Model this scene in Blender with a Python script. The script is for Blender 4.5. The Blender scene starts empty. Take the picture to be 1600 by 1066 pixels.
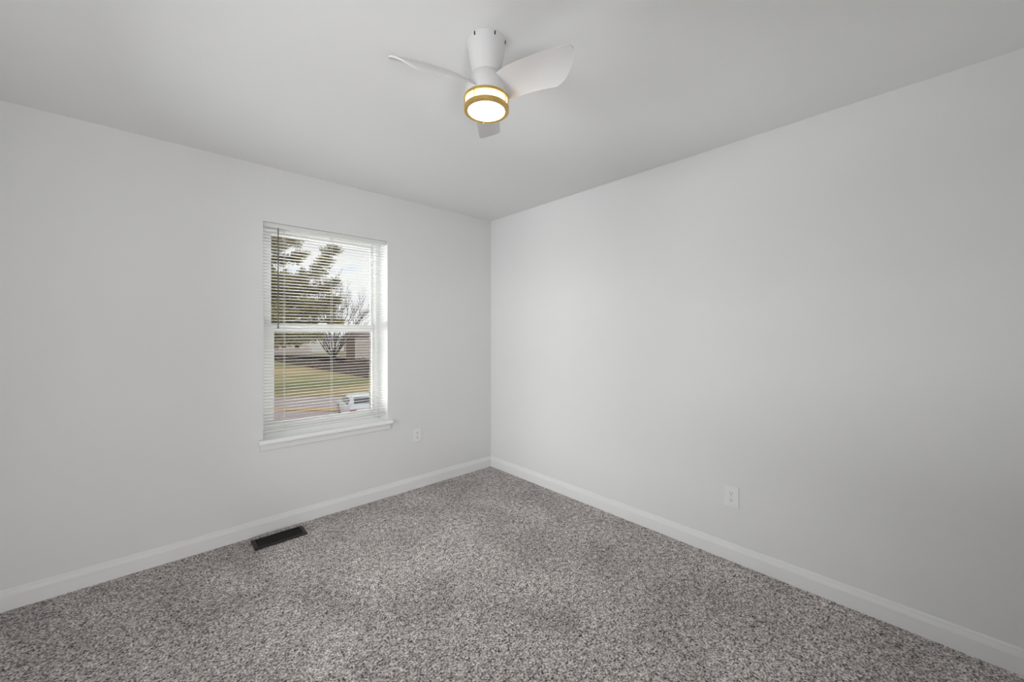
import bpy, bmesh, math, random
from mathutils import Vector, Matrix

# ------------------------------------------------------------------ camera, light, exposure
S = bpy.context.scene
COL = S.collection
S.view_settings.view_transform = 'Standard'
S.view_settings.look = 'None'
S.view_settings.gamma = 1.0
S.view_settings.use_curve_mapping = False
S.view_settings.exposure = 0.0

CAM = Vector((-2.5, -3.03, 1.335))
RIGHT = Vector((.7363, -.6767, 0))
FWD = Vector((.6767, .7363, 0))
FOC = 614.0
cam_d = bpy.data.cameras.new('camera')
cam = bpy.data.objects.new('camera', cam_d)
COL.objects.link(cam)
cam_d.sensor_width = 36.0
cam_d.lens = FOC / 1600 * 36
cam_d.shift_y = -14 / 1600
cam_d.clip_start = .01
cam_d.clip_end = 500
cam.location = CAM
cam.rotation_euler = FWD.to_track_quat('-Z', 'Y').to_euler()
S.camera = cam


def area(name, loc, target, sx, sy, power, col):
    d = bpy.data.lights.new(name, 'AREA')
    d.shape = 'RECTANGLE'
    d.size, d.size_y = sx, sy
    d.energy = power
    d.color = col
    o = bpy.data.objects.new(name, d)
    COL.objects.link(o)
    o.location = loc
    o.rotation_euler = (Vector(target) - Vector(loc)).to_track_quat('-Z', 'Y').to_euler()
    o['kind'] = 'helper'
    return o


# unseen area lamps added outside the window as daylight from above and low down;
# fill lamps added outside the invented side window and in the invented hall
LW = dict(high=330, low_lamp=820, far_lamp=800, side=150, hall=70, world=1.0, lamp=12.0)
area('daylight_high', (-1.5, 1.7, 3.3), (-1.5, .1, 1.4), 2.2, 1.2, LW['high'], (.98, .99, 1))
area('fill_side', (-5.2, -1.85, 1.55), (-3.2, -1.45, 1.35), 1.5, 1.4, LW['side'], (.98, .99, 1))
area('daylight_low', (-2.0, 1.8, -.75), (-1.5, .1, 1.5), 2.0, 1.4, LW['low_lamp'], (.99, .99, .98))
area('daylight_far', (-4.0, 7.0, .3), (-1.5, .1, 1.4), 3.0, 1.2, LW['far_lamp'], (.99, .99, .98))

area('fill_hall', (-2.72, -4.7, .15), (-2.6, -3.3, 1.7), 1.0, .8, LW['hall'], (.99, .99, .99))

W = bpy.data.worlds.new('sky')
S.world = W
W.use_nodes = True
nt = W.node_tree
nt.nodes.clear()
wo = nt.nodes.new('ShaderNodeOutputWorld')
bg = nt.nodes.new('ShaderNodeBackground')
tc = nt.nodes.new('ShaderNodeTexCoord')
mp = nt.nodes.new('ShaderNodeMapping')
mp.inputs['Scale'].default_value = (3.0, 3.0, 7.0)
ns = nt.nodes.new('ShaderNodeTexNoise')
ns.inputs['Scale'].default_value = 1.6
ns.inputs['Detail'].default_value = 6
cr = nt.nodes.new('ShaderNodeValToRGB')
cr.color_ramp.elements[0].position = .32
cr.color_ramp.elements[0].color = (.62, .78, .98, 1)
cr.color_ramp.elements[1].position = .45
cr.color_ramp.elements[1].color = (1.0, .99, 1.0, 1)
nt.links.new(tc.outputs['Generated'], mp.inputs['Vector'])
nt.links.new(mp.outputs['Vector'], ns.inputs['Vector'])
nt.links.new(ns.outputs['Fac'], cr.inputs['Fac'])
nt.links.new(cr.outputs['Color'], bg.inputs['Color'])
bg.inputs['Strength'].default_value = LW['world']
nt.links.new(bg.outputs['Background'], wo.inputs['Surface'])


# ------------------------------------------------------------------ helpers
def at(px, py, depth):
    """point `depth` metres ahead of the camera in the direction of pixel (px, py) of the 1600x1066 photograph"""
    return CAM + (RIGHT * ((px - 800) / FOC) + FWD + Vector((0, 0, -(py - 519) / FOC))) * depth


def srgb(r, g, b):
    f = lambda c: (c / 255 / 12.92) if c / 255 <= .04045 else ((c / 255 + .055) / 1.055) ** 2.4
    return (f(r), f(g), f(b), 1)


def mat(name, col, rough=.6, metal=0, bump=None, vary=None, emit=None, spec=.3):
    m = bpy.data.materials.new(name)
    m.use_nodes = True
    n, l = m.node_tree.nodes, m.node_tree.links
    b = n['Principled BSDF']
    b.inputs['Base Color'].default_value = col
    b.inputs['Roughness'].default_value = rough
    b.inputs['Metallic'].default_value = metal
    b.inputs['Specular IOR Level'].default_value = spec
    t = n.new('ShaderNodeTexCoord')
    if vary:  # (scale, amount): slow variation of the colour
        x = n.new('ShaderNodeTexNoise')
        x.inputs['Scale'].default_value = vary[0]
        x.inputs['Detail'].default_value = 4
        l.new(t.outputs['Object'], x.inputs['Vector'])
        r = n.new('ShaderNodeValToRGB')
        a = vary[1]
        r.color_ramp.elements[0].position = .3
        r.color_ramp.elements[1].position = .7
        r.color_ramp.elements[0].color = (*[c * (1 - a) for c in col[:3]], 1)
        r.color_ramp.elements[1].color = (*[min(1, c * (1 + a)) for c in col[:3]], 1)
        l.new(x.outputs['Fac'], r.inputs['Fac'])
        l.new(r.outputs['Color'], b.inputs['Base Color'])
    if bump:  # (scale, strength, distance)
        x = n.new('ShaderNodeTexNoise')
        x.inputs['Scale'].default_value = bump[0]
        x.inputs['Detail'].default_value = 3
        l.new(t.outputs['Object'], x.inputs['Vector'])
        u = n.new('ShaderNodeBump')
        u.inputs['Strength'].default_value = bump[1]
        u.inputs['Distance'].default_value = bump[2]
        l.new(x.outputs['Fac'], u.inputs['Height'])
        l.new(u.outputs['Normal'], b.inputs['Normal'])
    if emit:
        b.inputs['Emission Color'].default_value = emit[0]
        b.inputs['Emission Strength'].default_value = emit[1]
    return m


M = {}
M['wall'] = mat('wall_paint', (.80, .80, .797, 1), .8, bump=(260, .12, .0006), vary=(1.3, .012))
M['ceil'] = mat('ceiling_paint', (.86, .86, .858, 1), .85, bump=(200, .15, .0008), vary=(1.1, .012))
M['trim'] = mat('trim_paint', (.85, .85, .846, 1), .5, vary=(3, .01))
M['sill'] = mat('sill_paint', (.93, .93, .925, 1), .4, vary=(3, .01))
M['vinyl'] = mat('white_vinyl', (.82, .82, .81, 1), .65, vary=(4, .01))
M['slat'] = mat('blind_slat', (.82, .82, .80, 1), .6, vary=(4, .01))
M['cord'] = mat('blind_cord', (.75, .74, .72, 1), .8, vary=(30, .05))
M['wand'] = mat('smoky_wand', (.17, .16, .145, 1), .25, vary=(30, .05))
M['plastic'] = mat('outlet_plastic', (.86, .86, .855, 1), .35, vary=(20, .01))
M['slot'] = mat('outlet_slot', (.05, .05, .05, 1), .7, vary=(20, .05))
M['screw'] = mat('screw_head', (.55, .55, .54, 1), .4, .6, vary=(60, .05))
M['fan'] = mat('fan_white', (.74, .73, .735, 1), .4, vary=(5, .01))
M['brass'] = mat('brushed_brass', srgb(222, 188, 116), .38, 1, vary=(40, .06))
M['lens'] = mat('lamp_glass', (1, .93, .80, 1), .5, emit=((1, .84, .62, 1), LW['lamp']), vary=(10, .01))
M['band'] = mat('lamp_band_glass', (.9, .82, .66, 1), .5, emit=((1, .74, .42, 1), LW['lamp'] * .22), vary=(10, .01))
M['register'] = mat('register_brown', (.032, .029, .027, 1), .45, .3, vary=(30, .1))
M['louver'] = mat('register_louver', (.020, .018, .017, 1), .5, .2, vary=(30, .1))
M['duct'] = mat('duct_black', (.004, .004, .004, 1), .9, vary=(30, .1))


def carpet():
    m = bpy.data.materials.new('carpet_pile')
    m.use_nodes = True
    n, l = m.node_tree.nodes, m.node_tree.links
    b = n['Principled BSDF']
    b.inputs['Roughness'].default_value = .95
    b.inputs['Specular IOR Level'].default_value = .08
    t = n.new('ShaderNodeTexCoord')

    def noise(scale, detail, rough=.5, dist=0.0):
        x = n.new('ShaderNodeTexNoise')
        x.inputs['Scale'].default_value = scale
        x.inputs['Detail'].default_value = detail
        x.inputs['Roughness'].default_value = rough
        x.inputs['Distortion'].default_value = dist
        l.new(t.outputs['Object'], x.inputs['Vector'])
        return x
    fine = noise(120, 3.0, .6, .4)
    clump = noise(38, 3, .6, .5)
    ad = n.new('ShaderNodeMix')
    ad.data_type = 'FLOAT'
    ad.inputs['Factor'].default_value = .30
    l.new(fine.outputs['Fac'], ad.inputs['A'])
    l.new(clump.outputs['Fac'], ad.inputs['B'])
    r = n.new('ShaderNodeValToRGB')
    e = r.color_ramp.elements
    e[0].position = .38
    e[0].color = (.040, .033, .031, 1)
    e[1].position = .62
    e[1].color = (.74, .69, .675, 1)
    x = e.new(.48)
    x.color = (.30, .272, .263, 1)
    l.new(ad.outputs['Result'], r.inputs['Fac'])
    big = noise(2.6, 4, .55, .6)      # trodden and brushed patches of the pile
    r2 = n.new('ShaderNodeValToRGB')
    r2.color_ramp.elements[0].position = .35
    r2.color_ramp.elements[0].color = (1.1, 1.085, 1.085, 1)
    r2.color_ramp.elements[1].position = .65
    r2.color_ramp.elements[1].color = (1.5, 1.5, 1.5, 1)
    l.new(big.outputs['Fac'], r2.inputs['Fac'])
    mx = n.new('ShaderNodeMix')
    mx.data_type = 'RGBA'
    mx.blend_type = 'MULTIPLY'
    mx.inputs['Factor'].default_value = 1
    l.new(r.outputs['Color'], mx.inputs['A'])
    l.new(r2.outputs['Color'], mx.inputs['B'])
    l.new(mx.outputs['Result'], b.inputs['Base Color'])
    u = n.new('ShaderNodeBump')
    u.inputs['Strength'].default_value = .7
    u.inputs['Distance'].default_value = .006
    l.new(fine.outputs['Fac'], u.inputs['Height'])
    l.new(u.outputs['Normal'], b.inputs['Normal'])
    return m


M['carpet'] = carpet()


def glass_mat():
    m = bpy.data.materials.new('window_glass')
    m.use_nodes = True
    n, l = m.node_tree.nodes, m.node_tree.links
    n.remove(n['Principled BSDF'])
    o = n['Material Output']
    tr = n.new('ShaderNodeBsdfTransparent')
    tr.inputs['Color'].default_value = (.95, .96, .955, 1)
    gl = n.new('ShaderNodeBsdfGlossy')
    gl.inputs['Roughness'].default_value = .02
    fr = n.new('ShaderNodeFresnel')
    fr.inputs['IOR'].default_value = 1.45
    mx = n.new('ShaderNodeMixShader')
    l.new(fr.outputs['Fac'], mx.inputs['Fac'])
    l.new(tr.outputs['BSDF'], mx.inputs[1])
    l.new(gl.outputs['BSDF'], mx.inputs[2])
    l.new(mx.outputs['Shader'], o.inputs['Surface'])
    return m


M['glass'] = glass_mat()
M['bronze'] = mat('bronze_frame', (.08, .072, .065, 1), 1, vary=(20, .05), spec=0)


def screen_mat():
    m = bpy.data.materials.new('insect_screen')
    m.use_nodes = True
    n, l = m.node_tree.nodes, m.node_tree.links
    b = n['Principled BSDF']
    b.inputs['Base Color'].default_value = (.05, .05, .05, 1)
    tr = n.new('ShaderNodeBsdfTransparent')
    mx = n.new('ShaderNodeMixShader')
    mx.inputs['Fac'].default_value = .07
    l.new(tr.outputs['BSDF'], mx.inputs[1])
    l.new(b.outputs['BSDF'], mx.inputs[2])
    l.new(mx.outputs['Shader'], n['Material Output'].inputs['Surface'])
    return m


M['screen'] = screen_mat()


def box(bm, lo, hi):
    x0, y0, z0 = lo
    x1, y1, z1 = hi
    v = [bm.verts.new(p) for p in ((x0, y0, z0), (x1, y0, z0), (x1, y1, z0), (x0, y1, z0), (x0, y0, z1), (x1, y0, z1), (x1, y1, z1), (x0, y1, z1))]
    fs = []
    for q in ((3, 2, 1, 0), (4, 5, 6, 7), (0, 1, 5, 4), (1, 2, 6, 5), (2, 3, 7, 6), (3, 0, 4, 7)):
        fs.append(bm.faces.new([v[i] for i in q]))
    return v, fs


def extrude_profile(bm, prof, a, b, axis_to_world):
    """closed profile (list of 2-D points) swept from a to b; axis_to_world(s, u, v) -> xyz"""
    A = [bm.verts.new(axis_to_world(a, u, v)) for u, v in prof]
    B = [bm.verts.new(axis_to_world(b, u, v)) for u, v in prof]
    k = len(prof)
    for i in range(k):
        j = (i + 1) % k
        bm.faces.new((A[i], A[j], B[j], B[i]))
    bm.faces.new(A[::-1])
    bm.faces.new(B)


def lathe(bm, prof, c=(0, 0, 0), seg=48, closed=False):
    """profile of (radius, z) turned about the z axis through c"""
    rings = []
    for r, z in prof:
        if r < 1e-6:
            rings.append([bm.verts.new((c[0], c[1], c[2] + z))])
        else:
            rings.append([bm.verts.new((c[0] + r * math.cos(2 * math.pi * i / seg), c[1] + r * math.sin(2 * math.pi * i / seg), c[2] + z)) for i in range(seg)])
    pairs = list(zip(rings[:-1], rings[1:]))
    if closed:
        pairs.append((rings[-1], rings[0]))
    for A, B in pairs:
        for i in range(seg):
            j = (i + 1) % seg
            if len(A) == 1 and len(B) == 1:
                break
            if len(A) == 1:
                bm.faces.new((A[0], B[i], B[j]))
            elif len(B) == 1:
                bm.faces.new((A[i], A[j], B[0]))
            else:
                bm.faces.new((A[i], A[j], B[j], B[i]))


def tube(bm, pts, radii, seg=6):
    """tapered tube along a polyline"""
    pts = [Vector(p) for p in pts]
    prev = None
    for i, p in enumerate(pts):
        d = (pts[min(i + 1, len(pts) - 1)] - pts[max(i - 1, 0)]).normalized()
        up = Vector((0, 0, 1)) if abs(d.z) < .95 else Vector((1, 0, 0))
        s = d.cross(up).normalized()
        t = s.cross(d)
        ring = [bm.verts.new(p + (s * math.cos(2 * math.pi * k / seg) + t * math.sin(2 * math.pi * k / seg)) * radii[i]) for k in range(seg)]
        if prev:
            for k in range(seg):
                bm.faces.new((prev[k], prev[(k + 1) % seg], ring[(k + 1) % seg], ring[k]))
        else:
            bm.faces.new(ring[::-1])
        prev = ring
    bm.faces.new(prev)


def obj(name, bm, m, parent=None, smooth=False, bevel=0, seg=2):
    bmesh.ops.recalc_face_normals(bm, faces=bm.faces[:])
    me = bpy.data.meshes.new(name)
    bm.to_mesh(me)
    bm.free()
    me.materials.append(m)
    if smooth:
        for p in me.polygons:
            p.use_smooth = True
    o = bpy.data.objects.new(name, me)
    COL.objects.link(o)
    if smooth:
        me.set_sharp_from_angle(angle=math.radians(38))
    if parent is not None:
        o.parent = parent
    if bevel:
        b = o.modifiers.new('bevel', 'BEVEL')
        b.width = bevel
        b.segments = seg
        b.limit_method = 'ANGLE'
        b.angle_limit = math.radians(40)
    return o


def thing(name, label, cat, loc=(0, 0, 0), group=None):
    o = bpy.data.objects.new(name, None)
    COL.objects.link(o)
    o.empty_display_size = .05
    o.location = loc
    o['label'] = label
    o['category'] = cat
    if group:
        o['group'] = group
    return o


def struct(o, label=None, cat=None):
    o['kind'] = 'structure'
    if label:
        o['label'] = label
    if cat:
        o['category'] = cat
    return o


NB = bmesh.new

# ------------------------------------------------------------------ the room
XN, YR, H, T = -3.22, -3.62, 2.44, .26       # near side wall, rear wall, ceiling height, wall thickness
WX0, WX1, WZ0, WZ1 = -1.953, -1.086, .622, 2.072   # window opening

bm = NB()
box(bm, (XN, YR, -.12), (0, 0, 0))
struct(obj('floor', bm, M['carpet']), 'mottled grey brown cut pile carpet covering the room floor', 'carpet')

bm = NB()
box(bm, (XN - .2, YR - .2, H), (.2, T, H + .15))
struct(obj('ceiling', bm, M['ceil']), 'smooth white painted ceiling around the ceiling fan', 'ceiling')

bm = NB()
box(bm, (XN - .2, 0, -.12), (WX0, T, H))
box(bm, (WX1, 0, -.12), (.2, T, H))
box(bm, (WX0, 0, -.12), (WX1, T, WZ0 - .03))
box(bm, (WX0, 0, WZ1), (WX1, T, H))
struct(obj('wall_left', bm, M['wall']), 'pale grey painted wall with the window', 'wall')

bm = NB()
box(bm, (0, YR - .2, -.12), (.2, 0, H))
struct(obj('wall_right', bm, M['wall']), 'plain pale grey wall without a window', 'wall')

DX0, DX1, DZ = -3.12, -2.22, 2.05             # unseen doorway behind the camera, added to let fill light in
bm = NB()
box(bm, (XN - .2, YR - .12, -.12), (DX0, YR, H))
box(bm, (DX1, YR - .12, -.12), (0, YR, H))
box(bm, (DX0, YR - .12, DZ), (DX1, YR, H))
struct(obj('wall_rear', bm, M['wall']), 'pale grey wall with an open doorway added for fill light', 'wall')
SY0, SY1, SZ0, SZ1 = -2.1, -.9, .62, 2.07     # unseen second window added for fill light, in the wall beside the camera
bm = NB()
box(bm, (XN - .2, YR, -.12), (XN, SY0, H))
box(bm, (XN - .2, SY1, -.12), (XN, 0, H))
box(bm, (XN - .2, SY0, -.12), (XN, SY1, SZ0))
box(bm, (XN - .2, SY0, SZ1), (XN, SY1, H))
struct(obj('wall_side', bm, M['wall']), 'pale grey wall opposite the long blank wall', 'wall')
bm = NB()
for y0, y1, z0, z1 in ((SY0, SY0 + .05, SZ0, SZ1), (SY1 - .05, SY1, SZ0, SZ1), (SY0, SY1, SZ0, SZ0 + .06), (SY0, SY1, SZ1 - .05, SZ1), (SY0, SY1, 1.33, 1.38)):
    box(bm, (XN - .18, y0, z0), (XN - .10, y1, z1))
w2 = struct(obj('fill_window', bm, M['vinyl'], bevel=.002), 'unseen second white vinyl window added in the side wall for fill light', 'window')
bm = NB()
box(bm, (XN - .145, SY0 + .05, SZ0 + .06), (XN - .140, SY1 - .05, SZ1 - .05))
obj('pane', bm, M['glass'], w2)
bm = NB()
box(bm, (XN - .10, SY0 - .03, SZ0), (XN + .04, SY1 + .03, SZ0 + .025))
obj('window_sill', bm, M['trim'], w2, bevel=.005)

# baseboards: flat board with a sloped, stepped top
BP = [(0, 0), (.0140, 0), (.0140, .070), (.0125, .076), (.0080, .090), (.0072, .096), (.0040, .102), (0, .103)]
bm = NB()
extrude_profile(bm, BP, XN, -.0005, lambda s, u, v: (s, -u, v))
struct(obj('baseboard_left', bm, M['trim'], bevel=.0012), 'white baseboard under the window wall', 'baseboard')
bm = NB()
extrude_profile(bm, BP, YR, 0, lambda s, u, v: (-u, s, v))
struct(obj('baseboard_right', bm, M['trim'], bevel=.0012), 'white baseboard along the long blank wall', 'baseboard')

# unseen hall beyond the added doorway, behind the camera
bm = NB()
box(bm, (-3.9, -5.5, -.12), (-1.6, YR - .12, 0))
struct(obj('floor_hall', bm, M['carpet']), 'carpeted hall floor beyond the added doorway', 'carpet')
bm = NB()
box(bm, (-3.9, -5.5, H), (-1.6, YR - .12, H + .1))
box(bm, (-4.0, -5.6, -.12), (-3.9, YR - .12, H))
box(bm, (-1.6, -5.6, -.12), (-1.5, YR - .2, H))
box(bm, (-4.0, -5.6, -.12), (-1.5, -5.5, H))
struct(obj('wall_hall', bm, M['wall']), 'pale grey hall walls beyond the added doorway', 'wall')
bm = NB()
for x0, x1, z0, z1 in ((DX0 - .07, DX0, 0, DZ + .07), (DX1, DX1 + .07, 0, DZ + .07), (DX0, DX1, DZ, DZ + .07)):
    box(bm, (x0, YR, z0), (x1, YR + .015, z1))
struct(obj('trim_1', bm, M['trim'], bevel=.003), 'white casing around the added doorway behind the camera', 'trim')

# ------------------------------------------------------------------ window
win = bpy.data.objects.new('window_1', None)
COL.objects.link(win)
win.location = ((WX0 + WX1) / 2, .19, WZ0)
struct(win, 'white vinyl double-hung window with a sill, looking onto a lawn', 'window')


def wobj(name, bm, m, parent=None, **k):
    """geometry given in room coordinates, parented to the window"""
    bmesh.ops.translate(bm, verts=bm.verts[:], vec=-Vector(win.location))
    return obj(name, bm, m, parent or win, **k)


def ring_boxes(bm, x0, x1, z0, z1, y0, y1, l, r, b, t):
    box(bm, (x0, y0, z0), (x0 + l, y1, z1))
    box(bm, (x1 - r, y0, z0), (x1, y1, z1))
    box(bm, (x0 + l, y0, z0), (x1 - r, y1, z0 + b))
    box(bm, (x0 + l, y0, z1 - t), (x1 - r, y1, z1))


GX0, GX1 = -1.862, -1.148       # sash glass edges
bm = NB()
ring_boxes(bm, WX0, WX1, WZ0 - .03, WZ1, .165, T + .012, .036, .030, .045, .014)
wobj('window_frame', bm, M['vinyl'], bevel=.002)
# upper sash sits outside, lower sash inside
bm = NB()
ring_boxes(bm, WX0 + .036, WX1 - .030, 1.362, WZ1 - .014, .226, .240, GX0 - WX0 - .036, WX1 - .030 - GX1 - .016, .030, .020)
up = wobj('sash', bm, M['vinyl'], bevel=.002)
bm = NB()
box(bm, (GX0, .231, 1.392), (GX1 + .016, .235, WZ1 - .034))
wobj('pane', bm, M['glass'], up)
bm = NB()
ring_boxes(bm, WX0 + .036, WX1 - .030, WZ0 + .015, 1.392, .190, .206, GX0 + .012 - WX0 - .036, WX1 - .030 - GX1 - .012, 0.051, .056)
box(bm, (WX0 + .036, .182, 1.365), (WX1 - .030, .191, 1.380))
lo = wobj('sash', bm, M['vinyl'], bevel=.002)
bm = NB()
box(bm, (GX0 + .012, .196, WZ0 + .066), (GX1 + .012, .200, 1.336))
wobj('pane', bm, M['glass'], lo)
bm = NB()
box(bm, (-1.56, .165, 1.392), (-1.50, .182, 1.405))
wobj('sash_lock', bm, M['vinyl'], lo, bevel=.003)
# insect screen over the lower half, outside
bm = NB()
ring_boxes(bm, WX0 + .030, WX1 - .024, WZ0 + .012, 1.385, .210, .264, .022, .017, .022, .018)
scr = wobj('screen_frame', bm, M['bronze'])
bm = NB()
box(bm, (WX0 + .052, .2565, WZ0 + .034), (WX1 - .041, .2575, 1.367))
wobj('screen_mesh', bm, M['screen'], scr)
# stool and apron
bm = NB()
v, fs = box(bm, (WX0, -.001, WZ0 - .026), (WX1, .17, WZ0))
box(bm, (WX0 - .030, -.046, WZ0 - .026), (WX1 + .030, 0, WZ0))
wobj('window_sill', bm, M['sill'], bevel=.005, seg=3)
bm = NB()
extrude_profile(bm, [(0, 0), (.008, .002), (.012, .008), (.012, .052), (0, .052)], WX0 - .022, WX1 + .020, lambda s, u, v: (s, -u, WZ0 - .078 + v))
wobj('apron', bm, M['trim'], bevel=.001)

# ------------------------------------------------------------------ mini blind
BY = .036
bx0, bx1 = WX0 + .006, WX1 - .005
blind = thing('mini_blind', 'white horizontal mini blind lowered over the window with open slats', 'window blind', ((bx0 + bx1) / 2, BY, WZ1))


def bobj(name, bm, m, parent=None, **k):
    bmesh.ops.translate(bm, verts=bm.verts[:], vec=-Vector(blind.location))
    return obj(name, bm, m, parent or blind, **k)


bm = NB()
extrude_profile(bm, [(-.0145, 0), (.0145, 0), (.0145, -.029), (.0125, -.030), (.0125, -.003), (-.0125, -.003), (-.0125, -.030), (-.0145, -.029)],
                bx0, bx1, lambda s, u, v: (s, BY + u, WZ1 - .0005 + v))
box(bm, (bx0, BY - .0125, WZ1 - .029), (bx1, BY + .0125, WZ1 - .012))
bobj('headrail', bm, M['slat'], bevel=.001)

PITCH = .0213
ZB = .666                        # bottom rail
zs = []
z = WZ1 - .040
while z > ZB + .014:
    zs.append(z)
    z -= PITCH
bm = NB()
TILT = math.radians(-3)
for z in zs:
    N = 7
    rows = []
    for k in range(N):
        u = -.0125 + .025 * k / (N - 1)
        c = .0022 * (1 - (u / .0125) ** 2)
        yy = u * math.cos(TILT) - c * math.sin(TILT)
        zz = u * math.sin(TILT) + c * math.cos(TILT)
        rows.append((BY + yy, z + zz))
    prof = rows + [(y, q - .0003) for y, q in rows[::-1]]
    extrude_profile(bm, prof, bx0, bx1, lambda s, u, v: (s, u, v))
bobj('slat_panel', bm, M['slat'])

bm = NB()
extrude_profile(bm, [(-.0125, .001), (-.0115, .007), (-.004, .0105), (.004, .0105), (.0115, .007), (.0125, .001), (.0115, -.006), (-.0115, -.006)], bx0, bx1, lambda s, u, v: (s, BY + u, ZB + v))
brail = bobj('bottom_rail', bm, M['slat'], smooth=False)
lad = [-1.822, -1.511, -1.194]
for x in lad:
    bm = NB()
    for yy in (BY - .0135, BY + .0135):
        tube(bm, [(x, yy, WZ1 - .02), (x, yy, ZB)], [.0007, .0007], 5)
    for z in zs:
        tube(bm, [(x, BY - .0135, z - .0006), (x, BY + .0135, z - .0006)], [.0004, .0004], 4)
    tube(bm, [(x + .004, BY - .0137, WZ1 - .02), (x + .004, BY - .0137, ZB)], [.0006, .0006], 5)
    bobj('ladder_cord', bm, M['cord'])
    bm = NB()
    tube(bm, [(x, BY - .008, ZB - .003), (x, BY - .012, ZB - .008)], [.005, .005], 8)
    bobj('cord_button', bm, M['slat'], brail)
# tilt wand
bm = NB()
wx, wy = -1.863, BY - .024
tube(bm, [(wx, BY - .012, WZ1 - .024), (wx, wy, WZ1 - .028), (wx, wy, WZ1 - .040)], [.0012, .0012, .0012], 6)
tube(bm, [(wx, wy, WZ1 - .036), (wx, wy - .001, 1.372)], [.0036, .0036], 6)
tube(bm, [(wx, wy - .001, 1.375), (wx, wy - .001, 1.362), (wx, wy - .001, 1.358)], [.0042, .0048, .002], 8)
bobj('tilt_wand', bm, M['wand'], bevel=0)

# ------------------------------------------------------------------ outlets
def outlet(loc, rotz, label):
    t = thing('wall_outlet', label, 'electrical outlet', loc, 'duplex wall outlets')
    t.rotation_euler = (0, 0, rotz)
    # local frame: x along the wall, -y out of the wall, z up
    bm = NB()
    box(bm, (-.039, -.0065, -.060), (.039, 0, .060))
    obj('cover_plate', bm, M['plastic'], t, bevel=.003, seg=3)
    for s in (1, -1):
        bm = NB()
        pts = []
        for k in range(20):
            a = 2 * math.pi * k / 20
            pts.append((.0168 * math.cos(a), max(-.0115, min(.0115, .0168 * math.sin(a)))))
        extrude_profile(bm, pts, 0, -.0085, lambda d, u, v: (u, d, s * .0195 + v))
        r = obj('receptacle', bm, M['plastic'], t)
        for x, h in ((-.0064, .0085), (.0064, .0070)):
            bm = NB()
            box(bm, (x - .0012, -.0088, s * .0195 + .004 - h / 2), (x + .0012, -.0080, s * .0195 + .004 + h / 2))
            obj('slot', bm, M['slot'], r)
        bm = NB()
        tube(bm, [(0, -.0080, s * .0195 - .0065), (0, -.0088, s * .0195 - .0065)], [.0026, .0026], 10)
        obj('slot', bm, M['slot'], r)
    bm = NB()
    tube(bm, [(0, -.006, 0), (0, -.0078, 0)], [.003, .0026], 10)
    obj('screw', bm, M['screw'], t)
    return t


outlet((-.821, 0, .452), 0, 'small white duplex outlet below the window, on the window wall')
outlet((0, -2.208, .373), math.radians(-90), 'white duplex outlet low on the long blank wall')

# ------------------------------------------------------------------ floor register
reg = thing('floor_register', 'dark brown metal floor vent set in the carpet under the window', 'floor vent', (-1.886, -.141, 0))
L2, W2 = .148, .0685
bm = NB()
ring_boxes_l = ((-L2, -W2, -L2 + .022, W2), (L2 - .022, -W2, L2, W2), (-L2 + .022, -W2, L2 - .022, -W2 + .014), (-L2 + .022, W2 - .014, L2 - .022, W2))
for x0, y0, x1, y1 in ring_boxes_l:
    box(bm, (x0, y0, .002), (x1, y1, .011))
obj('register_frame', bm, M['register'], reg, bevel=.002)
bm = NB()
n = 24
for i in range(n):
    x = -L2 + .026 + (2 * L2 - .052) * (i + .5) / n
    for y0, y1 in ((-W2 + .014, W2 - .014),):
        extrude_profile(bm, [(x - .0045, .0025), (x - .0028, .0025), (x + .0030, .0085), (x + .0013, .0085)], y0, y1, lambda s, u, v: (u, s, v))
obj('louver', bm, M['louver'], reg)
bm = NB()
box(bm, (-L2 + .02, -W2 + .012, .0008), (L2 - .02, W2 - .012, .002))
obj('damper', bm, M['duct'], reg)

# ------------------------------------------------------------------ ceiling fan
FC = CAM + RIGHT * -.0975 + FWD * 1.50
fan = thing('ceiling_fan', 'white three-blade ceiling fan with a lit brass-ringed lamp', 'ceiling fan', (FC.x, FC.y, H))
zz = lambda z: z - H            # heights below are room heights
bm = NB()
lathe(bm, [(0, zz(2.4399)), (.0735, zz(2.4399)), (.0740, zz(2.437)), (.0722, zz(2.425)), (.0655, zz(2.388)), (.0585, zz(2.350)), (.0525, zz(2.318)), (.0505, zz(2.300)), (0, zz(2.300))])
can = obj('canopy', bm, M['fan'], fan, smooth=True)
view = math.atan2(-FWD.y, -FWD.x)      # towards the camera
for da in (-.56, .50, 1.35, 2.6, -2.2):
    a = view + da
    bm = NB()
    v, fs = box(bm, (.0725, -.0022, zz(2.4235)), (.0752, .0022, zz(2.4365)))
    bmesh.ops.rotate(bm, verts=bm.verts[:], cent=(0, 0, 0), matrix=Matrix.Rotation(a, 3, 'Z'))
    obj('mounting_slot', bm, M['slot'], can)
# hub that the blades grow out of
bm = NB()
lathe(bm, [(0, zz(2.318)), (.050, zz(2.318)), (.0545, zz(2.313)), (.066, zz(2.297)), (.074, zz(2.276)), (.0785, zz(2.252)), (.080, zz(2.236)), (.079, zz(2.228)), (.074, zz(2.225)), (0, zz(2.225))])
obj('hub', bm, M['fan'], fan, smooth=True)


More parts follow.
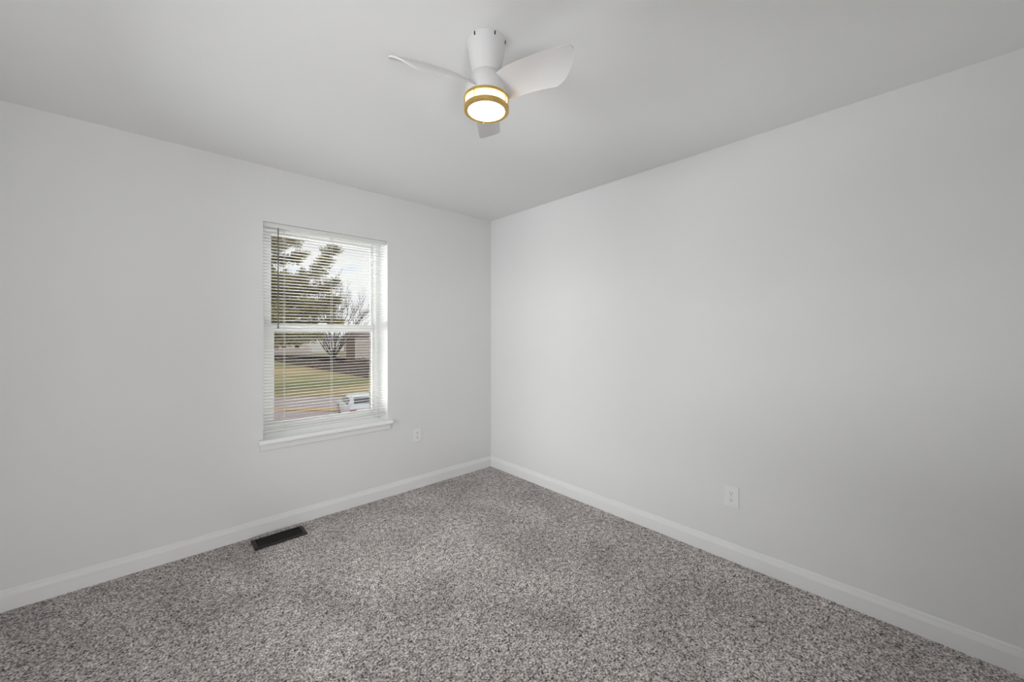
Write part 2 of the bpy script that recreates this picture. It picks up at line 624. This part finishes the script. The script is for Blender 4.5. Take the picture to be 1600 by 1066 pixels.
def blade(ang):
    """pitched paddle blade, tucked to the hub at its root, with a swept, rounded tip"""
    bm = NB()
    NS, NC = 30, 24
    top, bot = [], []
    for i in range(NS):
        t = i / (NS - 1)
        pitch = math.radians(33 + 3 * t)
        zc = 2.2645 - .011 * t + .008 * math.sin(math.pi * t)
        ra, rb = [], []
        for j in range(NC):
            s = j / (NC - 1)
            c0, c1 = .068 - .001 * t, .045 - .001 * t          # trailing and leading half of the chord
            if t < .25:
                k = 1 - t / .25
                c0 -= .012 * k * k
                c1 -= .010 * k * k
            u = -c0 + (c0 + c1) * s                          # + is the raised, leading edge
            r_end = .284 + .078 * math.sin(min(1, s * 1.06) * math.pi / 2) ** .85
            r_end -= .009 * max(0, (s - .80) / .20) ** 2.5 + .016 * max(0, 1 - s / .14) ** 2
            rr = .052 + (r_end - .052) * t
            camber = .013 * (1 - (2 * s - 1) ** 2) * min(1, t * 3)
            thick = .0030 * (max(.0, 1 - abs(2 * s - 1) ** 3)) + .0006
            y = -(u * math.cos(pitch) - camber * math.sin(pitch))
            zq = zc + u * math.sin(pitch) + camber * math.cos(pitch)
            ra.append(bm.verts.new((rr, y, zz(zq + thick))))
            rb.append(bm.verts.new((rr, y, zz(zq - thick))))
        top.append(ra)
        bot.append(rb)
    for i in range(NS - 1):
        for j in range(NC - 1):
            bm.faces.new((top[i][j], top[i][j + 1], top[i + 1][j + 1], top[i + 1][j]))
            bm.faces.new((bot[i][j + 1], bot[i][j], bot[i + 1][j], bot[i + 1][j + 1]))
        bm.faces.new((top[i][0], top[i + 1][0], bot[i + 1][0], bot[i][0]))
        bm.faces.new((top[i + 1][-1], top[i][-1], bot[i][-1], bot[i + 1][-1]))
    for row_t, row_b in ((top[0], bot[0]), (top[-1], bot[-1])):
        for j in range(NC - 1):
            bm.faces.new((row_t[j], row_t[j + 1], row_b[j + 1], row_b[j]))
    bmesh.ops.rotate(bm, verts=bm.verts[:], cent=(0, 0, 0), matrix=Matrix.Rotation(ang, 3, 'Z'))
    o = obj('blade', bm, M['fan'], fan, smooth=True)
    return o


a0 = math.atan2(FWD.y, FWD.x) + math.radians(-1)
for k in range(3):
    blade(a0 + k * 2 * math.pi / 3)

# lamp: opal drum held between two brass rings
bm = NB()
lathe(bm, [(.0, zz(2.189)), (.078, zz(2.189)), (.078, zz(2.182)), (.070, zz(2.179)), (0, zz(2.1775))])
obj('diffuser', bm, M['lens'], fan, smooth=True)
bm = NB()
lathe(bm, [(.0775, zz(2.222)), (.0795, zz(2.222)), (.0795, zz(2.1895)), (.0775, zz(2.1895))], seg=64, closed=True)
obj('glass_band', bm, M['band'], fan, smooth=True)


def ring(z0, z1, ri, ro, name):
    bm = NB()
    q = .0018
    lathe(bm, [(ri, z0), (ro - q, z0), (ro, z0 + q), (ro, z1 - q), (ro - q, z1), (ri, z1)], seg=64, closed=True)
    return obj(name, bm, M['brass'], fan, smooth=True)


ring(zz(2.2165), zz(2.2265), .0745, .0860, 'lamp_ring')
ring(zz(2.1760), zz(2.1915), .0705, .0860, 'lamp_ring')
for k in range(4):
    a = view - .50 + k * math.pi / 2
    bm = NB()
    tube(bm, [(.0830 * math.cos(a), .0830 * math.sin(a), zz(2.190)), (.0830 * math.cos(a), .0830 * math.sin(a), zz(2.218))], [.0018, .0018], 8)
    obj('lamp_post', bm, M['brass'], fan)
bm = NB()
a = view + math.pi + .22
tube(bm, [(.079 * math.cos(a), .079 * math.sin(a), zz(2.178)), (.079 * math.cos(a), .079 * math.sin(a), zz(2.172))], [.003, .002], 8)
obj('lamp_screw', bm, M['brass'], fan)

# ------------------------------------------------------------------ outside
GZ = CAM.z - 4.3
HOR = 519.0
M['lawn'] = mat('lawn_turf', srgb(158, 150, 96), .95, vary=(.12, .2), bump=(8, .3, .05))
_r = [x for x in M['lawn'].node_tree.nodes if x.type == 'VALTORGB'][0].color_ramp
_r.elements[0].position, _r.elements[0].color = .42, srgb(146, 146, 88)      # green turf
_r.elements[1].position, _r.elements[1].color = .60, srgb(200, 174, 120)     # dormant straw
M['soil'] = mat('open_ground', srgb(150, 138, 104), .95, vary=(.2, .15))
M['road'] = mat('street_asphalt', srgb(196, 180, 178), .9, vary=(1.5, .06))
M['straw'] = mat('dry_verge', srgb(226, 182, 120), .95, vary=(3, .15), bump=(12, .3, .03))
M['timber'] = mat('dark_timber', srgb(104, 84, 80), .85, vary=(6, .2))
M['picket'] = mat('picket_white', srgb(222, 208, 200), .7, vary=(5, .05))
M['siding'] = mat('pale_siding', srgb(240, 224, 212), .8, vary=(2, .05))
M['whitewall'] = mat('white_siding', srgb(248, 246, 245), .7, vary=(2, .03))
M['brick'] = mat('brown_brick', srgb(146, 118, 104), .9, vary=(7, .2))
M['shingle'] = mat('grey_shingle', srgb(112, 116, 124), .9, vary=(5, .12))
M['shingleb'] = mat('brown_shingle', srgb(132, 112, 104), .9, vary=(5, .12))
M['darkglass'] = mat('dark_window', srgb(50, 54, 60), .15, vary=(2, .1))
M['bark'] = mat('grey_bark', srgb(98, 86, 80), .9, vary=(4, .2))
M['barkb'] = mat('brown_bark', srgb(92, 76, 62), .9, vary=(4, .2))
M['needles'] = mat('pine_needles', srgb(150, 142, 84), .8, vary=(.9, .45))
M['carpaint'] = mat('car_white', srgb(238, 240, 246), .2, vary=(2, .01))
M['tyre'] = mat('tyre_rubber', srgb(36, 36, 38), .8, vary=(9, .1))
M['taillight'] = mat('taillight_red', srgb(150, 40, 34), .3, vary=(9, .1))


def gpt(px, py):
    """point on the ground seen at a pixel"""
    return at(px, py, FOC * 4.3 / (py - HOR))


bm = NB()
box(bm, (-150, 4, GZ - .5), (230, 300, GZ))
struct(obj('ground', bm, M['soil']), 'dull open ground beyond the fence', 'ground')
# things outside stand in a frame turned like the street: u along the view's right, v away from the house
U, V = RIGHT, FWD


def slab(name, d0, d1, u0, u1, h, m):
    bm = NB()
    P = []
    for zq in (GZ - .02, GZ + h):
        for d, u in ((d0, u0), (d0, u1), (d1, u1), (d1, u0)):
            q = CAM + U * u + V * d
            P.append(bm.verts.new((q.x, q.y, zq)))
    for q in ((3, 2, 1, 0), (4, 5, 6, 7), (0, 1, 5, 4), (1, 2, 6, 5), (2, 3, 7, 6), (3, 0, 4, 7)):
        bm.faces.new([P[i] for i in q])
    return obj(name, bm, m)


struct(slab('street', 8, 26, -60, 40, .02, M['road']), 'pale grey street in front of the lawn', 'street')
bm = NB()
random.seed(4)
g = []
for i in range(40):
    g.append((i - 30, random.uniform(-.12, .12), random.uniform(-.12, .12)))
for a, b in zip(g[:-1], g[1:]):
    p = [CAM + U * a[0] + V * (21.2 + a[1]), CAM + U * b[0] + V * (21.2 + b[1]), CAM + U * b[0] + V * (21.95 + b[2]), CAM + U * a[0] + V * (21.95 + a[2])]
    f = [bm.verts.new((q.x, q.y, GZ + .05)) for q in p]
    bm.faces.new(f)
o = obj('dry_grass', bm, M['straw'])
o['kind'] = 'stuff'
o['label'] = 'strip of straw coloured dry grass and leaves along the street'
o['category'] = 'grass'

# the lawn runs from the street up to the timber fence
FL, FR = gpt(400, 559.5), gpt(640, 604)
bm = NB()
c = [CAM + U * -60 + V * 26, CAM + U * 40 + V * 26]
fl, fr = FL + (FL - FR) * .6, FR + (FR - FL) * .25
for zq in (GZ + .06,):
    vs = [bm.verts.new((q.x, q.y, zq)) for q in (c[0], c[1], fr, fl)]
f = bm.faces.new(vs)
e = bmesh.ops.extrude_face_region(bm, geom=[f])
bmesh.ops.translate(bm, verts=[x for x in e['geom'] if isinstance(x, bmesh.types.BMVert)], vec=(0, 0, -.1))
struct(obj('lawn', bm, M['lawn']), 'green and straw coloured lawn across the street', 'lawn')

# dark timber fence, higher where it comes nearer
fence = thing('timber_fence', 'low dark brown timber fence along the far edge of the lawn', 'fence', (FL.x, FL.y, GZ))
d = (FR - FL)
n = 46
fa = math.atan2(d.y, d.x)
bm = NB()
for i in range(n):
    t0, t1 = i / n, (i + .93) / n
    h = .55 + .85 * (i / n)
    a_, b_ = d * t0, d * t1
    nrm = Vector((-d.y, d.x, 0)).normalized() * .02
    P = [bm.verts.new((q.x, q.y, zq)) for zq in (0, h) for q in (a_ - nrm, b_ - nrm, b_ + nrm, a_ + nrm)]
    for q in ((3, 2, 1, 0), (4, 5, 6, 7), (0, 1, 5, 4), (1, 2, 6, 5), (2, 3, 7, 6), (3, 0, 4, 7)):
        bm.faces.new([P[k] for k in q])
obj('board_panel', bm, M['timber'], fence)
for i in range(0, n + 1, 6):
    p = d * (i / n) + Vector((-d.y, d.x, 0)).normalized() * .09
    bm = NB()
    box(bm, (p.x - .06, p.y - .06, 0), (p.x + .06, p.y + .06, .6 + .85 * i / n))
    obj('post', bm, M['timber'], fence)

# white picket fence behind it
p0, p1 = gpt(424, 556), gpt(488, 557)
pf = thing('picket_fence', 'white picket fence behind the dark fence, beside the pine', 'fence', (p0.x, p0.y, GZ))
d = p1 - p0
dn = d.normalized()
bm = NB()
n = 44
for i in range(n):
    q = d * (i / n)
    w = dn * .045
    nr = Vector((-dn.y, dn.x, 0)) * .012
    prof = [(-.045, 0), (.045, 0), (.045, 1.35), (0, 1.45), (-.045, 1.35)]
    extrude_profile(bm, prof, -.012, .012, lambda s, u, v: (q.x + dn.x * u - dn.y * s, q.y + dn.y * u + dn.x * s, v))
obj('picket_panel', bm, M['picket'], pf)
bm = NB()
for zq in (.35, 1.05):
    tube(bm, [(0 - dn.y * .04, dn.x * .04, zq), (d.x - dn.y * .04, d.y + dn.x * .04, zq)], [.04, .04], 4)
obj('rail', bm, M['picket'], pf)


def oriented(t, ux):
    t.rotation_euler = (0, 0, math.atan2(ux.y, ux.x))


def gable(bm, x0, x1, y0, y1, z0, z1, over=.3, along='x', th=.15):
    """pitched roof slab; ridge along x or y"""
    x0 -= over; x1 += over; y0 -= over; y1 += over
    if along == 'x':
        ym = (y0 + y1) / 2
        extrude_profile(bm, [(y0, z0), (ym, z1), (y1, z0), (y1, z0 + th), (ym, z1 + th), (y0, z0 + th)], x0, x1, lambda s, u, v: (s, u, v))
    else:
        xm = (x0 + x1) / 2
        extrude_profile(bm, [(x0, z0), (xm, z1), (x1, z0), (x1, z0 + th), (xm, z1 + th), (x0, z0 + th)], y0, y1, lambda s, u, v: (u, s, v))


# distant house with the white garage front
q = gpt(470, 551)
D = (q - CAM).dot(V)
k = D / FOC                      # metres per pixel at that distance
hs = thing('house', 'distant pale house with a white garage front and grey roof', 'house', (q.x, q.y, GZ))
oriented(hs, U)
bm = NB()
box(bm, (-6, 0, 0), (20 * k, 7, 2.1))
obj('wall', bm, M['siding'], hs)
bm = NB()
gable(bm, -6, 20 * k, 0, 7, 2.1, 3.9, along='x')
obj('roof', bm, M['shingle'], hs)
bm = NB()
gx0, gx1 = 19 * k, 45 * k
prof = [(gx0, 0), (gx1, 0), (gx1, 2.3), ((gx0 + gx1) / 2, 3.5), (gx0, 2.3)]
extrude_profile(bm, prof, -1.5, 7, lambda s, u, v: (u, s, v))
obj('garage', bm, M['whitewall'], hs)
bm = NB()
gable(bm, gx0, gx1, -1.5, 7, 2.22, 3.52, along='y', over=.25)
obj('roof', bm, M['shingle'], hs)
bm = NB()
box(bm, (gx0 + .5, -1.56, .05), (gx1 - .5, -1.5, 2.05))
obj('garage_door', bm, M['whitewall'], hs)
for x in (-4, -1.2):
    bm = NB()
    box(bm, (x, -.04, .9), (x + .9, .02, 1.8))
    obj('window', bm, M['darkglass'], hs)

# nearer brick house on the right
q = at(541, HOR, 62)
hb = thing('house', 'brown brick house with a pale corner behind the bare tree', 'house', (q.x, q.y, GZ))
oriented(hb, U)
k = 62 / FOC
bm = NB()
box(bm, (0, 0, 0), (16 * k, 8, 3.55))
obj('wall', bm, M['brick'], hb)
bm = NB()
box(bm, (16 * k, -.6, 0), (16 * k + 9, 8, 3.55))
obj('wall', bm, M['siding'], hb)
bm = NB()
gable(bm, 0, 16 * k + 9, -.6, 8, 3.5, 4.6, along='x', over=.35)
obj('roof', bm, M['shingleb'], hb)
bm = NB()
box(bm, (7 * k, 2, 3.6), (12 * k, 3, 5.4))
obj('chimney', bm, M['brick'], hb)

# shrubs in front of the brick house
random.seed(11)


def shrub(px, depth, r, h, label):
    q = at(px, HOR, depth)
    t = thing('shrub', label, 'shrub', (q.x, q.y, GZ))
    bm = NB()
    for _ in range(420):
        a, b = random.uniform(0, 6.283), math.acos(random.uniform(0, 1))
        rr = random.uniform(.55, 1)
        p = Vector((math.cos(a) * math.sin(b) * r * rr, math.sin(a) * math.sin(b) * r * rr, h * (.15 + .85 * math.cos(b) * rr)))
        leaf(bm, p, Vector((random.gauss(0, 1), random.gauss(0, 1), random.gauss(0, 1))).normalized(), .16, .07)
    obj('foliage', bm, M['bushleaf'], t)
    bm = NB()
    tube(bm, [(0, 0, 0), (.03, 0, h * .6)], [.05, .03], 6)
    obj('stem', bm, M['barkb'], t)


def leaf(bm, p, d, ln, w):
    s = d.cross(Vector((random.gauss(0, 1), random.gauss(0, 1), random.gauss(0, 1)))).normalized() * w
    a = bm.verts.new(p - s * .5)
    b = bm.verts.new(p + s * .5)
    c = bm.verts.new(p + d * ln + s * .2)
    e = bm.verts.new(p + d * ln - s * .2)
    bm.faces.new((a, b, c, e))


M['bushleaf'] = mat('bush_leaf', srgb(156, 130, 104), .9, vary=(2, .3))
shrub(548, 46, 1.0, 1.3, 'tan leafless shrub at the brick house corner')
shrub(562, 44, 1.3, 1.5, 'wider tan shrub in front of the pale house wall')

# bare tree
random.seed(23)
q = at(521, HOR, 47)
bt = thing('bare_tree', 'leafless grey tree with many spreading stems beyond the fence', 'tree', (q.x, q.y, GZ))
bm = NB()
tube(bm, [(0, 0, 0), (.02, 0, .8), (0, .03, 1.75)], [.24, .19, .20], 9)
obj('trunk', bm, M['bark'], bt, smooth=True)
bm = NB()


def grow(p, d, ln, r, depth):
    pts, rad = [p], [r]
    n = 4
    for i in range(n):
        d = (d + Vector((random.gauss(0, .09), random.gauss(0, .09), random.gauss(.03, .06)))).normalized()
        p = p + d * ln / n
        pts.append(p)
        rad.append(r * (1 - .34 * (i + 1) / n))
    tube(bm, pts, rad, 5 if depth > 1 else 4)
    if depth == 0:
        return
    for i in range(2 if depth > 2 else 3):
        j = random.choice((2, 3, 4, 4))
        a = Vector((random.gauss(0, .38), random.gauss(0, .38), random.gauss(.08, .2)))
        grow(pts[j], (d + a).normalized(), ln * random.uniform(.62, .85), max(.016, rad[j] * .70), depth - 1)


for i in range(17):
    a = i * 2.4 + random.uniform(-.3, .3)
    spread = (.25, .55, .95, 1.6)[i % 4]
    grow(Vector((.1 * math.cos(a), .1 * math.sin(a), random.uniform(1.2, 1.7))), Vector((math.cos(a) * spread, math.sin(a) * spread, 1)).normalized(), random.uniform(2.8, 4.0), random.uniform(.065, .115), 4)
obj('branches', bm, M['bark'], bt)

# pine, its trunk left of the window's view
random.seed(7)
PD = 27.0
q = at(396, HOR, PD)
pine = thing('pine_tree', 'large olive green pine with drooping boughs across the lawn', 'tree', (q.x, q.y, GZ))
base = Vector((q.x, q.y, GZ))
bm = NB()
tube(bm, [(0, 0, 0), (.05, .05, 5), (0, 0, 11), (0, .05, 15)], [.36, .30, .17, .04], 9)
obj('trunk', bm, M['barkb'], pine, smooth=True)
bb, nb = NB(), NB()


def bough(pts, r0, spread):
    """branch through the points with sprays of needles around its outer part"""
    pts = [Vector(p) for p in pts]
    tube(bb, pts, [r0 * (1 - .8 * i / (len(pts) - 1)) for i in range(len(pts))], 5)
    segs = list(zip(pts[:-1], pts[1:]))
    tot = sum((b - a).length for a, b in segs)
    run = 0
    for a, b in segs:
        L = (b - a).length
        m = int(L * 34)
        for i in range(m):
            t = (i + random.random()) / m
            f = (run + t * L) / tot
            c = a.lerp(b, t)
            w = spread * (1.1 - .75 * f)
            side = Vector((random.gauss(0, 1), random.gauss(0, 1), random.gauss(-.15, .40)))
            side = side.normalized() * random.uniform(.1, 1) * w
            tip = c + side
            if random.random() < .3:
                tube(bb, [c, tip], [.012, .006], 3)
            dirn = ((b - a).normalized() * .8 + side.normalized()).normalized()
            for _ in range(15):
                dd = (dirn + Vector((random.gauss(0, .5), random.gauss(0, .5), random.gauss(.05, .45)))).normalized()
                leaf(nb, tip + Vector((random.gauss(0, .11), random.gauss(0, .11), random.gauss(0, .09))), dd, random.uniform(.16, .32), random.uniform(.04, .075))
        run += L


B = lambda *pp: [at(x, y, dd) - base for x, y, dd in pp]
seen = [
    B((396, 395, 27), (430, 380, 26.4), (460, 372, 26), (482, 366, 25.8)),
    B((396, 410, 27), (440, 405, 27.5), (462, 402, 27.8), (474, 395, 28)),
    B((396, 380, 27), (430, 362, 28.2), (466, 352, 28.8)),
    B((396, 455, 27), (450, 448, 26.2), (490, 428, 25.8), (508, 405, 25.6), (524, 386, 25.5)),
    B((396, 462, 27), (450, 458, 26.6), (500, 452, 26.4), (524, 440, 26.3)),
    B((396, 478, 27), (450, 472, 25.6), (500, 474, 25.0), (526, 466, 24.8)),
    B((396, 490, 27), (440, 492, 28.2), (490, 488, 29), (522, 480, 29.3)),
    B((396, 505, 27), (450, 505, 26), (500, 506, 25.5), (528, 500, 25.4)),
    B((396, 520, 27), (440, 522, 25.4), (476, 524, 24.6), (498, 522, 24.2)),
    B((396, 525, 27), (430, 530, 28.4), (452, 533, 29.0), (462, 531, 29.3)),
    B((396, 440, 27), (425, 436, 24.8), (446, 432, 23.4)),
    B((396, 480, 27), (425, 486, 24.4), (450, 490, 22.9)),
    B((396, 430, 27), (436, 440, 28.6), (470, 436, 29.5)),
]
for b in seen:
    bough(b, .09, 1.05)
for i in range(34):            # boughs on the sides away from the room
    h = 2.6 + i * .34
    a = 2.6 + i * 2.399
    dirv = U * math.cos(a) + V * math.sin(a)
    if dirv.dot(U) > .25:
        continue
    L = max(1.0, 4.6 - i * .09)
    bough([Vector((0, 0, h)), dirv * L * .5 + Vector((0, 0, h + .3)), dirv * L + Vector((0, 0, h + .2))], .07, .8)
obj('branches', bb, M['barkb'], pine)
obj('foliage', nb, M['needles'], pine)

# white car on the street, its tail towards the house
q = at(546, HOR, 17.2)
car = thing('car', 'white car parked on the street outside the window', 'car', (q.x, q.y, GZ))
ux = (U * math.cos(math.radians(31)) + V * math.sin(math.radians(31)))
oriented(car, ux)
# local: x across (0 = left flank), y forward (0 = tail)
WC, LC = 1.78, 4.5
secs = [  # y, z sill, z belt, z roof, tuck of roof: a low coupe
    (0.00, .40, .90, .93, .10), (.06, .28, .95, .97, .10), (.42, .24, .93, 1.00, .14), (1.25, .22, .90, 1.24, .22), (1.9, .22, .89, 1.28, .23),
    (2.4, .22, .88, 1.25, .23), (3.0, .22, .86, 1.02, .18), (3.3, .22, .84, .88, .10), (4.1, .23, .74, .78, .12), (4.42, .30, .60, .64, .2), (4.5, .38, .52, .56, .28)]
bm = NB()
rings = []
for y, a, b, c, tk in secs:
    pr = [(.06, a), (.0, a + .12), (-.0, b - .15), (.03, b), (tk, c - .05), (tk + .12, c), (WC - tk - .12, c), (WC - tk, c - .05), (WC - .03, b), (WC, b - .15), (WC, a + .12), (WC - .06, a)]
    rings.append([bm.verts.new((x, y, zq)) for x, zq in pr])
for A, Bq in zip(rings[:-1], rings[1:]):
    for i in range(len(A)):
        j = (i + 1) % len(A)
        bm.faces.new((A[i], A[j], Bq[j], Bq[i]))
bm.faces.new(rings[0][::-1])
bm.faces.new(rings[-1])
obj('body', bm, M['carpaint'], car, smooth=True)


def quadplate(name, pts, m, th):
    bm = NB()
    pts = [Vector(p) for p in pts]
    nn = (pts[1] - pts[0]).cross(pts[2] - pts[0]).normalized() * th
    A = [bm.verts.new(p - nn) for p in pts]
    Bq = [bm.verts.new(p + nn) for p in pts]
    kq = len(pts)
    for i in range(kq):
        j = (i + 1) % kq
        bm.faces.new((A[i], A[j], Bq[j], Bq[i]))
    bm.faces.new(A[::-1])
    bm.faces.new(Bq)
    return obj(name, bm, m, car)


quadplate('rear_window', [(.27, .50, 1.01), (WC - .27, .50, 1.01), (WC - .36, 1.16, 1.215), (.36, 1.16, 1.215)], M['darkglass'], .02)
for s in (0, 1):
    X = lambda x: x if s == 0 else WC - x
    quadplate('side_window', [(X(.05), .95, .945), (X(.05), 1.45, .935), (X(.185), 1.45, 1.185), (X(.17), 1.15, 1.16)], M['darkglass'], .012)
    quadplate('side_window', [(X(.05), 1.60, .935), (X(.05), 2.75, .92), (X(.165), 2.45, 1.17), (X(.185), 1.60, 1.19)], M['darkglass'], .012)
    x0, x1 = (.02, .30) if s == 0 else (WC - .30, WC - .02)
    bm = NB()
    box(bm, (x0, -.02, .76), (x1, .08, .90))
    obj('taillight', bm, M['taillight'], car, bevel=.01)
    for y in (.85, 3.55):
        bm = NB()
        xx = .0 if s == 0 else WC
        sg = 1 if s == 0 else -1
        tube(bm, [(xx - sg * .01, y, .32), (xx + sg * .20, y, .32)], [.32, .32], 20)
        w = obj('wheel', bm, M['tyre'], car, bevel=.02)
        bm = NB()
        tube(bm, [(xx - sg * .018, y, .32), (xx, y, .32)], [.20, .20], 16)
        obj('hubcap', bm, M['screw'], w)
bm = NB()
box(bm, (.05, -.08, .40), (WC - .05, .05, .60))
obj('bumper', bm, M['carpaint'], car, bevel=.03)
bm = NB()
box(bm, (WC / 2 - .25, -.03, .70), (WC / 2 + .25, .02, .82))
obj('number_plate', bm, M['plastic'], car)
